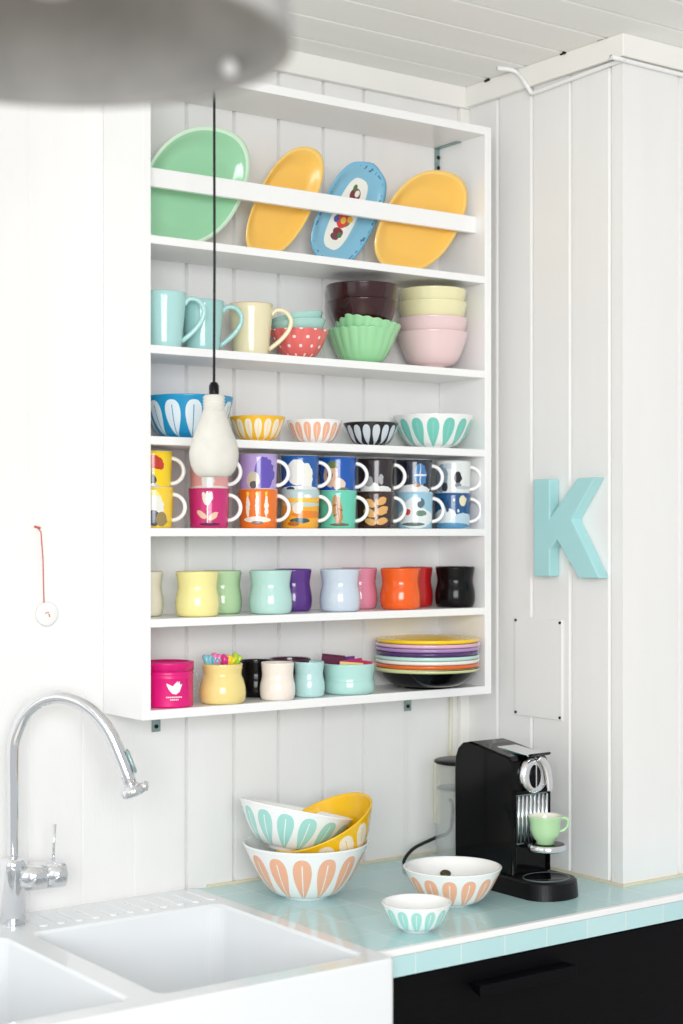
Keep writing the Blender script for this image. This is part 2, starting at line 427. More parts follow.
mb.build('drainer_ridge', M['sink'], sk, bevel=.001)['kind'] = 'stuff'
for i in range(3):
    c = Vector((1.272+.0225*i-1.135, 2.5125-2.3, CZ-.725))
    MB().lathe([(0, .001), (.0052, .001), (.006, -.001)], 16, 0, Matrix.Translation(c) @ Matrix.Rotation(PI/2, 4, 'X')).build('overflow_hole', M['dark'], sk)
for cx in (1.361, .92):
    MB().lathe([(0, .003), (.036, .003), (.042, 0), (.042, -.006)], 32, 0, Matrix.Translation((cx-1.135, -.01, ZS-.199))).build('drain', M['chrome'], sk)
MB().box((XL+.02-1.135, 2.09-2.3, 0), (XS-.002-1.135, YB-.01-2.3, ZS-.236)).build('support', M['cab'], sk)

# faucet
fb = Vector((1.166, 2.578, ZS))
fz = thing('kitchen_faucet', 'chrome arched kitchen faucet with pull-out spray standing on the sink ledge', 'faucet', fb)
MB().lathe([(0, 0), (.022, 0), (.022, .105), (.0215, .112), (.018, .116), (0, .116)], 40).build('body', M['chrome'], fz)
MB().lathe([(0, 0), (.0228, 0), (.0228, .0025), (.022, .003)], 40).build('collar', M['chrome'], fz)
D = Vector((1, -1.05, 0)).normalized()
def inpl(u, v):                     # point of the spout's upright plane
    dx, dy = ray(u)
    # fb + s*D = k*(dx,dy)
    det = -D.x*dy+D.y*dx
    k = (-fb.x*D.y*-1*-1+fb.y*D.x*1)/1
    # solve [dx -Dx; dy -Dy][k;s]=[fbx;fby]
    dd = dx*(-D.y)+D.x*dy
    k = (fb.x*(-D.y)+D.x*fb.y)/dd
    P = Vector((dx*k, dy*k, 0)); P.z = CZ+(V0-v)/F*dep(P.x, P.y)
    return P-fb
px = [(14, 858), (14, 800), (14, 750), (17.5, 731), (26, 714), (40, 702), (57, 697), (75, 700.5), (91, 710), (104, 724), (113, 740), (121, 759), (128, 777)]
pts = [inpl(u, v) for u, v in px]; pts[0].x = pts[0].y = 0; pts[0].z = .112
for q_ in pts[1:3]: q_.x, q_.y = 0, 0
sp = smooth_curve(pts, 6)
MB().tube(sp, [.0088+.0036*min(1, i/(len(sp)*.5)) for i in range(len(sp))], 20).build('spout', M['chrome'], fz)
e0, e1, e2 = inpl(124.5, 768), inpl(132, 788), inpl(134.5, 794)
sh = MB().tube([e0, e0.lerp(e1, .5), e1], [.0118, .0118, .0105], 20).build('spray_head', M['chrome'], fz)
ax = (e1-e0).normalized()
Tq = Matrix.Translation(e1) @ ax.to_track_quat('Z', 'Y').to_matrix().to_4x4()
MB().lathe([(0, -.006), (.012, -.006), (.021, 0), (.023, .006), (.021, .012), (.016, .015), (0, .015)], 28, 0, Tq).build('nozzle', M['chrome'], sh)
MB().lathe([(0, 0), (.008, 0), (.009, .004), (.008, .010), (0, .011)], 16, 0, Matrix.Translation(e1+D*.018+Vector((0, 0, .004))) @ D.to_track_quat('Z', 'Y').to_matrix().to_4x4()).build('selector_knob', M['chrome'], sh)
a_, b_ = inpl(126.5, 749), inpl(136, 773)
MB().tube([a_, a_.lerp(b_, .1), a_.lerp(b_, .9), b_], [.001, .003, .003, .001], 8).build('button', M['steel'], sh)
hd = Vector((.98, -.2, .0)).normalized()
hb = Vector((0, 0, .082))
Th = Matrix.Translation(hb) @ hd.to_track_quat('Z', 'Y').to_matrix().to_4x4()
MB().lathe([(0, .008), (.0235, .008), (.0235, .054), (.022, .0555), (0, .0555)], 32, 0, Th).build('valve', M['chrome'], fz)
hl = MB().lathe([(0, .0568), (.0225, .0568), (.0225, .088), (.020, .091), (0, .091)], 32, 0, Th).build('handle', M['chrome'], fz)
MB().tube([hb+hd*.07+Vector((0, 0, .020)), hb+hd*.071+Vector((0, 0, .052)), hb+hd*.073+Vector((0, 0, .088))], [.0026, .0024, .0028], 10).build('lever', M['chrome'], hl)

# ------------------------------------------------------------------ wall shelf
XLi, XLo, XRi, XRo, Y0 = 1.396, 1.379, 2.1796, 2.1972, 2.505
Zt, Zb = CZ+.84, CZ-.3317
ZSH = {1: CZ+.5312, 2: CZ+.336, 3: CZ+.1735, 4: CZ+.0098, 5: CZ-.1525, 6: CZ-.3147}
ws = thing('wall_shelf', 'large white open shelf unit hung on the panelled back wall, full of crockery', 'shelf', (XLo, Y0, Zb))
L = ws.location
def sbox(n, a, b, m='shelf', par=None, bev=.0012): return MB().box([a[i]-L[i] for i in range(3)], [b[i]-L[i] for i in range(3)]).build(n, M[m], par or ws, bevel=bev)
sbox('side_panel', (XLo, Y0, Zb), (XLi, YB-.001, Zt)); sbox('side_panel', (XRi, Y0, Zb), (XRo, YB-.001, Zt))
sbox('top_board', (XLi, Y0, Zt-.017), (XRi, YB-.001, Zt)); sbox('bottom_board', (XLi, Y0, Zb), (XRi, YB-.001, ZSH[6]))
for i in range(1, 6): sbox('shelf_board', (XLi, Y0+.001, ZSH[i]-.015), (XRi, YB-.001, ZSH[i]))
sbox('plate_rail', (XLi, 2.534, CZ+.6245), (XRi, 2.545, CZ+.6585))
def bracket(x, up, side=1):
    m = MB(); z = Zt-.017 if up else Zb
    if up:
        m.box((x-.009, YB-.003, z-.055), (x+.009, YB-.0012, z-.0002)); m.box((x-.009, YB-.075, z-.002), (x+.009, YB-.0012, z-.0002))
        for zz in (z-.02, z-.042): m.lathe([(0, .0015), (.004, .0015), (.004, 0)], 10, 1, Matrix.Translation((x, YB-.003, zz)) @ Matrix.Rotation(PI/2, 4, 'X'))
    else:
        m.box((x-.009, YB-.003, z-.042), (x+.009, YB-.0012, z-.0002)); m.box((x-.009, YB-.06, z-.002), (x+.009, YB-.0012, z-.0002))
        for zz in (z-.014, z-.032): m.lathe([(0, .0015), (.004, .0015), (.004, 0)], 10, 1, Matrix.Translation((x, YB-.003, zz)) @ Matrix.Rotation(PI/2, 4, 'X'))
    for i, v in enumerate(m.v): m.v[i] = tuple(v[k]-L[k] for k in range(3))
    m.build('bracket', [M['steel'], M['dark']], ws)
bracket(xy(437.5, YB), True); bracket(xy(155.5, YB), False); bracket(xy(407, YB), False)

# ------------------------------------------------------------------ crockery builders
def bowl_prof(R, H, rf, th=.004, p=.55, n=18, foot=.004, mo=0, mi=1, mf=None):
    mf = mo if mf is None else mf
    pr = [(0, foot*.6, mf), (rf*.8, foot*.6, mf), (rf*.85, 0, mf), (rf, 0, mf), (rf*.98, foot, mo)]
    for i in range(1, n+1):
        t = i/n; t = t*t*(3-2*t)*.3+t*.7
        r = rf+(R-rf)*t**p; pr.append((r, foot+(H-foot)*t, mo))
    pr[-1] = (R, H-th*.3, mo); pr.append((R-th*.15, H, mi)); pr.append((R-th*.7, H+th*.12, mi)); pr.append((R-th, H-th*.3, mi))
    for i in range(n-1, 0, -1):
        t = i/n; r = rf+(R-rf)*t**p-th*(1+.3*(1-t)); pr.append((max(r, .001), foot+th+(H-foot-th)*t, mi))
    pr.append((rf*.6, foot+th, mi)); pr.append((0, foot+th, mi))
    return pr
def bowl(name, label, loc, R, H, rf, mo, mi=None, p=.55, group=None, wave=None, th=.004, T=None, seg=64, cat='bowl', rz=0, foot=.004):
    m = MB().lathe(bowl_prof(R, H, rf, th, p, foot=foot), seg, wave=wave)
    o = m.build(name, [mo, mi or mo])
    if T is not None: o.matrix_world = T
    else: o.location = loc; o.rotation_euler = (0, 0, rz)
    return tag(o, label, cat, group)
def handle_pts(R0, z0, z1, out, n=16, tear=0):
    # loop in the local xz plane from (R0,z1) round to (R0,z0)
    pts = []
    for i in range(n+1):
        a = PI/2-PI*i/n
        pts.append((R0+out*math.cos(a)*1.0, 0, (z0+z1)/2+(z1-z0)/2*math.sin(a)))
    return pts
def mug(label, loc, R, H, mo, mi, mh, group, flare=1.0, rim=None, rf=None, face=FACE, hpts=None, hr=.0045, name='mug'):
    t = thing(name, label, 'mug', loc, face, group)
    rb = R*flare
    pr = [(0, .003), (rb*.8, .003), (rb*.82, 0), (rb*.95, 0), (rb, .003)]
    for i in range(1, 11): pr.append((rb+(R-rb)*i/10, .003+(H-.003)*i/10, 0 if i < 10 else 2))
    pr += [(R-.001, H+.0008, 2), (R-.0025, H, 1)]
    for i in range(9, -1, -1): pr.append((rb+(R-rb)*i/10-.003, .006+(H-.006)*i/10, 1))
    pr.append((0, .006, 1))
    MB().lathe(pr, 48).build('body', [mo, mi, rim or mi], t)
    hp = hpts or handle_pts(rb+(R-rb)*.6-.002, H*.20, H*.84, R*.62)
    MB().tube(smooth_curve(hp, 3), hr, 10, flat=.75).build('handle', mh, t)
    return t
def cup_wavy(label, loc, R, H, c, group, name='cup', top=.985, waist=.895, wz=.64, inner=None, th=.0035):
    # handleless cup: full belly, soft waist, slightly flared mouth
    key = [(0, .0), (.70, 0), (.86, .015), (.95, .07), (.995, .18), (1.0, .30), (.975, .43), ((waist+.975)/2, wz-.12), (waist, wz), (waist+.012, wz+.10), ((waist+top)/2+.012, .88), (top, .97)]
    pts = smooth_curve([(a*R, 0, b*H) for a, b in key[1:]], 4)
    pr = [(0, .001)]+[(p.x, p.z) for p in pts]+[(top*R-.001, H), (top*R-th, H-.0015)]
    pr += [(max(p.x-th, .001), max(p.z, .006)) for p in reversed(pts[4:])]+[(0, .006)]
    m = MB().lathe(pr, 48)
    return tag(m.build(name, c, loc=loc), label, 'cup', group)

WG = M['white']
C = dict(mint=rgb(150, 214, 206), mintpale=rgb(190, 230, 224), cream=rgb(238, 228, 190), red=rgb(200, 60, 50))
def G(n, r, g, b):
    m = glossy(n, rgb(r, g, b))
    if r+g+b < 80:
        q = m.node_tree.nodes['Principled BSDF']; q.inputs['Coat Weight'].default_value = 0; q.inputs['Specular IOR Level'].default_value = .3
    return m

# ---- top shelf: serving dishes
def dish(name, label, cu, cv, Y, a_px, b_px, theta, depth, mats, lean=-8, outline=None, inset=None, group=None, n=72):
    c = at(cu, cv, Y); s = sc(cu, Y); a, b = a_px*s, b_px*s
    # correct for the slant of the wall plane to the view: widths stretch
    th = math.radians(theta)
    m = MB(); rings = [(0.0, 0), (.35, 0), (.62, .0), (.72, .004), (.84, .60), (.93, .85), (1.0, 1.0), (1.0, .85), (.97, .68), (.88, .45), (.76, -.12), (.62, -.16), (0, -.16)]
    vs = []; fs = []; ms = []
    for k, (rr, dz) in enumerate(rings):
        for j in range(n):
            q = 2*PI*j/n
            ox, oy = outline(q) if outline else (math.cos(q), math.sin(q))
            vs.append((ox*b*max(rr, .001), oy*a*max(rr, .001), dz*depth))
    for k in range(len(rings)-1):
        for j in range(n):
            l = (j+1) % n; fs.append((k*n+j, k*n+l, (k+1)*n+l, (k+1)*n+j)); ms.append(1 if k in (5, 6) else 0)
    m.add(vs, fs, ms, True)
    # local z -> towards the viewer side (-y), leaning back
    R_ = Matrix.Rotation(math.radians(90-lean), 4, 'X') @ Matrix.Rotation(-th, 4, 'Z')
    sx = 1/(sa+((cu-341.5)/F)*-ca*0)      # plane is seen obliquely by the camera heading
    Tm = Matrix.Translation(c) @ Matrix.Diagonal((1/ (sa), 1, 1, 1)) @ R_
    for i, v in enumerate(m.v): m.v[i] = tuple((Tm @ Vector(v))-c)
    # rest it on the board
    lo = min(v[2] for v in m.v)+c.z
    o = m.build(name, mats); o.location = c; o.location.z += (ZSH[1]+.0005-lo)
    return tag(o, label, 'plate', group), Tm, c
def eggy(sh, n=2.35):
    def f(q):
        c, t = math.cos(q), math.sin(q)
        x = math.copysign(abs(c)**(2/n), c); y = math.copysign(abs(t)**(2/n), t)
        return x+sh*y, y
    return f
grn = G('mint_green_glaze', 158, 214, 172); grr = G('pale_green_rim', 214, 240, 214)
yel = mat('warm_yellow_glaze', rgb(250, 198, 92), .3, 0, .2); yer = G('pale_yellow_rim', 252, 210, 116)
dish('serving_dish', 'large mint green oval serving dish at the left of the top shelf', 190, 188, 2.587, 61, 47, 0, .018, [grn, grr], outline=eggy(.36, 2.3))
dish('serving_dish', 'narrow warm yellow serving dish between the green and the blue dish', 281, 204, 2.587, 58, 27, 4, .016, [yel, yer], outline=eggy(.58))
dish('serving_dish', 'wide warm yellow serving dish at the right end of the top shelf', 418, 222, 2.566, 53, 39, 3, .014, [yel, yer], outline=eggy(.44))
def boat(q):
    c, s = math.cos(q), math.sin(q)
    x = abs(c)**(2/2.8)*(1 if c > 0 else -1); y = abs(s)**(2/4.5)*(1 if s > 0 else -1)
    return x*(1-.24*y*y), y*(1+.02*math.cos(6*x))
def blue_platter_mat():
    m, b = plain('blue_printed_glaze', rgb(132, 190, 216), .25, .3); k = NT(m)
    at_ = k.nt.nodes.new('ShaderNodeAttribute'); at_.attribute_name = 'dishuv'
    q = k.nt.nodes.new('ShaderNodeSeparateXYZ'); k.nt.links.new(at_.outputs['Vector'], q.inputs[0]); X, Y, _ = q.outputs
    def ell(cx, cy, rx, ry, n=2):
        ex = k.math('POWER', k.math('ABSOLUTE', k.math('DIVIDE', k.math('SUBTRACT', X, cx), rx)), n)
        ey = k.math('POWER', k.math('ABSOLUTE', k.math('DIVIDE', k.math('SUBTRACT', Y, cy), ry)), n)
        return k.math('LESS_THAN', k.math('ADD', ex, ey), 1)
    nz = k.nt.nodes.new('ShaderNodeTexNoise'); nz.inputs['Scale'].default_value = 9
    k.nt.links.new(at_.outputs['Vector'], nz.inputs['Vector'])
    lace = k.math('MULTIPLY', k.math('GREATER_THAN', nz.outputs['Fac'], .56), k.math('SUBTRACT', 1, ell(0, 0, .80, .86, 4)))
    col = k.mix(lace, rgb(132, 190, 216), rgb(72, 112, 150))
    col = k.mix(ell(0, 0, .42, .70, 3), col, rgb(244, 243, 232))
    for cx, cy, rx, ry, c in [(0, .38, .16, .10, (122, 44, 52)), (.05, .42, .07, .05, (244, 236, 224)), (.08, .20, .20, .10, (60, 110, 66)), (.06, .20, .12, .07, (200, 50, 46)),
                              (-.02, .06, .16, .06, (200, 60, 60)), (0, -.10, .24, .12, (70, 120, 70)), (0, -.14, .17, .11, (222, 66, 52)), (.02, -.13, .08, .05, (246, 196, 70)), (.22, -.06, .08, .05, (246, 190, 60)),
                              (-.22, -.16, .08, .05, (80, 90, 170)), (.02, -.36, .16, .06, (132, 44, 58)), (-.02, -.46, .13, .05, (120, 60, 70)), (.12, -.40, .07, .04, (70, 120, 70)), (-.1, .50, .06, .05, (80, 120, 60))]:
        col = k.mix(ell(cx, cy, rx*1.15, ry*1.3), col, rgb(*c))
    k.nt.links.new(col, b.inputs['Base Color']); return m
pl_o, Tm, pc = dish('serving_dish', 'blue printed platter with a white floral panel, leaning on the top shelf', 346, 214, 2.587, 55, 28, 21, .012, [blue_platter_mat(), G('blue_rim', 120, 188, 222)], outline=boat)
Ti = Tm.inverted(); s_ = sc(346, 2.587)
attr = pl_o.data.attributes.new('dishuv', 'FLOAT_VECTOR', 'POINT')
for i, v in enumerate(pl_o.data.vertices):
    q = Ti @ (v.co+pc); attr.data[i].vector = (q.x/(28*s_), q.y/(55*s_), 0)

# ---- second shelf: tall mugs and stacks
z = ZSH[2]
def tall_mug(u, wtop, h, Y, label, col, rimc=None):
    s = sc(u, Y); R = wtop/2*s; H = h*s
    m = G('glaze_'+label.split()[0], *col)
    hp = [(R*.9, 0, H*.80), (R*1.12, 0, H*.90), (R*1.5, 0, H*.88), (R*1.78, 0, H*.72), (R*1.68, 0, H*.52), (R*1.3, 0, H*.32), (R*.78, 0, H*.14)]
    mug(label, (xy(u, Y), Y, z), R, H, m, m, m, 'tall mugs on the second shelf', flare=.78, hpts=hp, hr=.0045, rim=(G('red_rim', *rimc) if rimc else None), name='tall_mug')
tall_mug(164, 45, 56, 2.560, 'pale aqua tall mug nearest the left end of the second shelf', (178, 222, 219))
tall_mug(202.5, 44, 51.5, 2.575, 'aqua tall mug between another aqua mug and the cream mug', (168, 214, 211))
tall_mug(251, 45, 52, 2.575, 'cream tall mug with a thin red rim beside the polka dot bowl', (236, 226, 188), (206, 96, 60))
def scallop(N, a, H, rim=0):
    def f(t, r, zz):
        k = min(1, max(0, (zz/H)*1.6)); k2 = max(0, (zz/H-.75)/.25)
        return r*(1+a*k*abs(math.cos(N*t/2))-a*k*.5), zz+rim*k2*abs(math.cos(N*t/2))
    return f
def polka():
    m, b = plain('coral_polka_glaze', rgb(232, 112, 108), .2, .3); k = NT(m); X, Y, Z = k.obj()
    a = k.math('MULTIPLY', k.math('ARCTAN2', Y, X), 12/(2*PI))
    r = k.math('DIVIDE', Z, .0165); row = k.math('FLOOR', r)
    fu = k.math('SUBTRACT', k.math('FRACT', k.math('ADD', k.math('ADD', a, k.math('MULTIPLY', row, .5)), 20)), .5)
    fv = k.math('SUBTRACT', k.math('FRACT', r), .5)
    d = k.math('ADD', k.math('MULTIPLY', k.math('MULTIPLY', fu, 1.4), k.math('MULTIPLY', fu, 1.4)), k.math('MULTIPLY', fv, fv))
    k.nt.links.new(k.mix(k.math('LESS_THAN', d, .033), rgb(232, 112, 108), rgb(250, 236, 230)), b.inputs['Base Color']); return m
Y = 2.575; s = sc(299, Y)
mintb = G('mint_bowl_glaze', 176, 220, 212)
R = 29*s
bowl('small_bowl', 'coral bowl with white polka dots at the bottom of its stack', (xy(299, Y), Y, z), R, .058, .022, polka(), G('coral_inside', 226, 120, 112), .5, 'bowls stacked on the second shelf', scallop(14, .05, .058), seg=112)
bowl('small_bowl', 'aqua bowl resting inside the coral polka dot bowl', None, R*.97, .05, .02, mintb, None, .5, 'bowls stacked on the second shelf', T=Matrix.Translation((xy(300, Y), Y, z+.026)) @ Matrix.Rotation(math.radians(5), 4, VB))
bowl('small_bowl', 'tilted aqua bowl on top of the small polka dot stack', None, R*.93, .046, .02, mintb, None, .5, 'bowls stacked on the second shelf', T=Matrix.Translation((xy(300.5, Y), Y, z+.042)) @ Matrix.Rotation(math.radians(10), 4, VB))
Y = 2.578; s = sc(362.5, Y); R = 35.5*s
sg = G('scalloped_green_glaze', 158, 218, 164); br_ = G('dark_brown_glaze', 52, 18, 22)
bowl('scalloped_bowl', 'pale green scalloped bowl standing on the second shelf, lowest of its stack', (xy(362.5, Y), Y, z), R*.97, .070, .030, sg, None, .48, 'scalloped bowls on the second shelf', scallop(20, .032, .07, .0022), seg=160)
bowl('scalloped_bowl', 'tilted pale green scalloped bowl nested under the dark brown bowls', None, R*.95, .064, .03, sg, None, .48, 'scalloped bowls on the second shelf', scallop(20, .032, .064, .0022), T=Matrix.Translation((xy(362.5, Y), Y, z+.026)) @ Matrix.Rotation(math.radians(-9), 4, VB), seg=160)
bowl('dark_bowl', 'dark brown bowl nested in the green scalloped bowls', (xy(362.5, Y), Y, z+.066), R*1.0, .062, .03, br_, None, .36, 'dark brown bowls on the second shelf')
bowl('dark_bowl', 'dark brown bowl on top of the green and brown stack', (xy(362.5, Y), Y, z+.098), R*1.02, .062, .03, br_, None, .22, 'dark brown bowls on the second shelf')
Y = 2.575; s = sc(432.5, Y); R = 35.3*s
pk = G('pale_pink_glaze', 236, 208, 208); yl = G('pale_yellow_glaze', 238, 232, 186)
x_ = xy(432.5, Y)
bowl('footed_bowl', 'pale pink footed bowl at the bottom of the right hand stack', (x_, Y, z), R, .078, .026, pk, None, .36, 'pastel footed bowls at the right of the second shelf', foot=.008)
bowl('footed_bowl', 'second pale pink bowl, resting in the lowest pink bowl', (x_, Y, z+.029), R*.99, .078, .026, pk, None, .30, 'pastel footed bowls at the right of the second shelf', foot=.008)
bowl('footed_bowl', 'pale yellow bowl directly above the two pink bowls', (x_, Y, z+.062), R*.97, .078, .026, yl, None, .28, 'pastel footed bowls at the right of the second shelf', foot=.008)
bowl('footed_bowl', 'pale yellow bowl, topmost of the pastel stack', (x_, Y, z+.088), R*.96, .078, .026, yl, None, .28, 'pastel footed bowls at the right of the second shelf', foot=.008)

# ---- third shelf: leaf bowls
z = ZSH[3]; GL = 'leaf pattern bowls on the third shelf'
def leaf_bowl(u, Y, wpx, H, label, base, leaf, inner, N, rf=.42, vein=None, loc=None, T=None, R=None, group=GL, width=.40, p=.55, phase=0, z0=.04, z1=.88, name='leaf_bowl'):
    if R is None: R = wpx/2*sc(u, Y)
    mo = leaf_mat('leaf_'+label[:24].replace(' ', '_'), base, leaf, N, H*z0, H*z1, vein, width, phase)
    return bowl(name, label, loc or ((xy(u, Y), Y, z) if u else None), R, H, R*rf, mo, inner, p, group, T=T, rz=FACE)
white = rgb(246, 247, 245)
leaf_bowl(189, 2.578, 90, .079, 'bright blue bowl with white leaves at the left of the third shelf', rgb(12, 148, 198), rgb(226, 240, 246), G('blue_inside', 12, 148, 198), 12, .5, rgb(60, 140, 180), phase=.1, p=.42)
leaf_bowl(257.5, 2.565, 56, .048, 'small yellow bowl with white leaves beside the concrete bulb', rgb(246, 190, 36), rgb(246, 236, 214), G('yellow_inside', 246, 190, 36), 16, .5, phase=.3, p=.45)
leaf_bowl(314.5, 2.565, 56, .047, 'small white bowl with peach leaves between the yellow and black bowls', white, rgb(244, 182, 150), WG, 16, .5, phase=.2, p=.45)
leaf_bowl(371, 2.565, 56, .047, 'small black bowl with pale grey leaves', rgb(20, 20, 26), rgb(206, 214, 222), G('black_inside', 18, 18, 24), 16, .5, rgb(206, 214, 222), p=.45)
leaf_bowl(433.5, 2.572, 81, .069, 'large white bowl with aqua leaves at the right end of the third shelf', white, rgb(120, 206, 190), WG, 14, .42, rgb(150, 216, 204), phase=.15, p=.45)

# ---- fourth shelf: two rows of printed mugs
RM, HM = .0380, .0735
W_ = rgb(244, 242, 234); 
def mm(n, base, blobs): return blob_mat('print_'+n, rgb(*base), [(a, b, c, d, rgb(*e), *r) for a, b, c, d, e, *r in blobs], RM, HM)
lower = [
 (153, 'yellow mug with a white and grey cloud print, lower row at the left end', mm('a', (250, 214, 60), [(0.05, .5, .55, .45, (250, 236, 150)), (.2, .45, .42, .35, (240, 240, 232)), (.15, .25, .3, .2, (84, 92, 104)), (.5, .22, .25, .18, (160, 140, 90)), (.75, .7, .16, .2, (250, 214, 60))])),
 (209, 'magenta mug with a pale tulip print, in the lower row below the concrete bulb', mm('b', (206, 42, 118), [(-.12, .74, .12, .17, (240, 226, 214), 14), (.12, .74, .12, .17, (236, 216, 206), -14), (0, .74, .10, .18, (248, 238, 226)), (0, .38, .03, .28, (226, 214, 196)), (-.28, .34, .28, .07, (236, 200, 170), -40), (.28, .30, .28, .07, (236, 200, 170), 40), (.1, .1, .5, .04, (90, 34, 56))])),
 (258, 'orange mug with three white candle shapes', mm('c', (242, 120, 24), [(-.46, .56, .09, .28, (246, 240, 228)), (0, .56, .09, .28, (246, 240, 228)), (.46, .56, .09, .28, (246, 240, 228)), (-.46, .88, .06, .06, (250, 214, 90)), (0, .88, .06, .06, (250, 214, 90)), (.46, .88, .06, .06, (250, 214, 90)), (0, .22, .66, .08, (246, 238, 224)), (0, .14, .3, .05, (150, 120, 110))])),
 (300, 'mug with a yellow and orange striped sunset print', mm('d', (246, 176, 50), [(0, .92, 1.3, .14, (190, 214, 214)), (.2, .74, 1, .05, (246, 196, 70)), (.1, .62, 1, .06, (200, 216, 206)), (.4, .36, .8, .10, (238, 136, 36)), (-.1, .52, .26, .14, (240, 236, 220)), (.0, .2, .5, .07, (44, 92, 96)), (-.3, .12, .3, .06, (180, 110, 40)), (.4, .84, .2, .05, (240, 244, 240))])),
 (337.5, 'turquoise mug with a brown leaf print', mm('e', (106, 208, 180), [(0, .5, .26, .40, (188, 134, 72), 8), (.02, .5, .03, .42, (110, 76, 48), 8), (-.12, .62, .14, .02, (120, 82, 52), 30), (.14, .5, .14, .02, (120, 82, 52), -30), (-.1, .36, .14, .02, (120, 82, 52), 30), (.1, .1, .5, .04, (120, 100, 70))])),
 (375.5, 'dark brown mug with a tan leaf sprig print in the lower row', mm('f', (62, 40, 34), [(0, .45, .05, .36, (200, 146, 84)), (-.3, .68, .30, .10, (226, 172, 104), -35), (.3, .74, .28, .10, (226, 172, 104), 35), (-.34, .42, .32, .11, (226, 172, 104), -30), (.34, .48, .32, .11, (226, 172, 104), 30), (-.28, .18, .3, .09, (226, 172, 104), -20), (.32, .2, .3, .09, (226, 172, 104), 20)])),
 (414.5, 'pale blue mug with a snowy white print and a red dot', mm('g', (156, 200, 220), [(.0, .3, .9, .30, (232, 238, 238)), (-.2, .62, .36, .2, (232, 238, 238)), (.3, .7, .2, .14, (90, 110, 124)), (-.4, .45, .14, .09, (196, 60, 60)), (.3, .42, .3, .08, (110, 140, 120)), (.0, .8, .3, .08, (226, 236, 240)), (-.1, .12, .6, .05, (90, 120, 110))])),
 (452.5, 'navy blue mug with snowy hills under a pale moon, lower row at the right end', mm('h', (30, 84, 138), [(-.4, .28, .6, .30, (232, 240, 242)), (.5, .2, .6, .24, (190, 214, 228)), (.5, .78, .2, .15, (236, 226, 190)), (-.2, .08, 1.1, .09, (90, 150, 190)), (-.6, .66, .10, .18, (26, 58, 96)), (-.35, .6, .08, .14, (26, 58, 96)), (.25, .5, .06, .05, (230, 236, 240)), (0, .8, .05, .04, (230, 236, 240))])),
]
upper = [
 (152, 'yellow mug with a red umbrella print, upper row at the left end', mm('i', (252, 216, 20), [(.05, .66, .62, .24, (200, 62, 44)), (.05, .46, .62, .10, (252, 216, 20)), (.1, .42, .04, .18, (70, 50, 40)), (.15, .28, .16, .14, (60, 56, 60)), (.15, .12, .3, .07, (206, 206, 200))])),
 (209.5, 'pale pink mug half hidden behind the hanging concrete bulb', mm('j', (240, 170, 168), [(0, .3, .3, .3, (240, 238, 234)), (0, .1, 1, .06, (246, 230, 224))])),
 (258, 'lilac mug with a purple hill print', mm('k', (186, 162, 220), [(.35, .5, .48, .42, (104, 84, 184)), (-.2, .32, .32, .22, (206, 196, 172)), (-.2, .2, .16, .10, (84, 70, 76)), (.3, .06, .8, .06, (226, 216, 230))])),
 (300, 'royal blue mug with a big white cloud print', mm('l', (32, 92, 168), [(-.15, .55, .5, .34, (240, 240, 232)), (.35, .45, .32, .34, (240, 240, 232)), (0, .08, 1.1, .12, (226, 230, 230)), (-.45, .12, .2, .06, (60, 80, 90))])),
 (337.5, 'bright blue mug with a sandy flower print', mm('m', (20, 88, 176), [(-.35, .5, .36, .32, (222, 186, 156)), (.1, .25, .3, .18, (232, 206, 190)), (-.25, .78, .26, .10, (104, 120, 60)), (-.4, .5, .14, .1, (90, 60, 60)), (.3, .1, .3, .08, (90, 130, 110))])),
 (376, 'black brown mug with a white snowdrift print in the upper row', mm('n', (44, 34, 36), [(-.35, .18, .5, .16, (236, 236, 232)), (.3, .12, .5, .12, (230, 230, 228)), (-.4, .36, .24, .14, (160, 158, 160)), (.25, .42, .12, .14, (180, 178, 180))])),
 (414, 'midnight blue mug with snow and a lit window print', mm('o', (38, 42, 58), [(.3, .56, .34, .32, (68, 128, 184)), (.3, .56, .03, .32, (226, 230, 232)), (.3, .56, .34, .03, (226, 230, 232)), (-.1, .14, .9, .16, (226, 230, 232)), (-.5, .7, .07, .3, (20, 22, 34)), (-.5, .5, .2, .05, (90, 100, 110), 20), (.1, .28, .2, .05, (190, 130, 90))])),
 (453, 'white mug with a small black oval print at the right end of the upper row', mm('p', (228, 232, 232), [(-.65, .5, .3, .4, (140, 160, 176)), (.2, .52, .22, .17, (28, 28, 32)), (.2, .30, .18, .08, (130, 136, 140)), (.5, .24, .4, .05, (190, 200, 200)), (-.3, .84, .3, .08, (196, 210, 218)), (-.5, .26, .16, .12, (60, 64, 74))])),
]
z = ZSH[4]; Y = 2.555
for u, lb, m in lower: Y = 2.575 if u < 160 else 2.555; mug(lb, (xy(u, Y), Y, z), RM*1.0, HM, m, WG, WG, 'printed mugs stacked on the fourth shelf', flare=.93, hr=.0038)
for u, lb, m in upper: Y = 2.575 if u < 160 else 2.555; mug(lb, (xy(u, Y), Y, z+HM-.0068), RM*.985, HM*.985, m, WG, WG, 'printed mugs stacked on the fourth shelf', flare=.93, hr=.0038)
# nested: foot sits in the mouth below (feet are narrower)

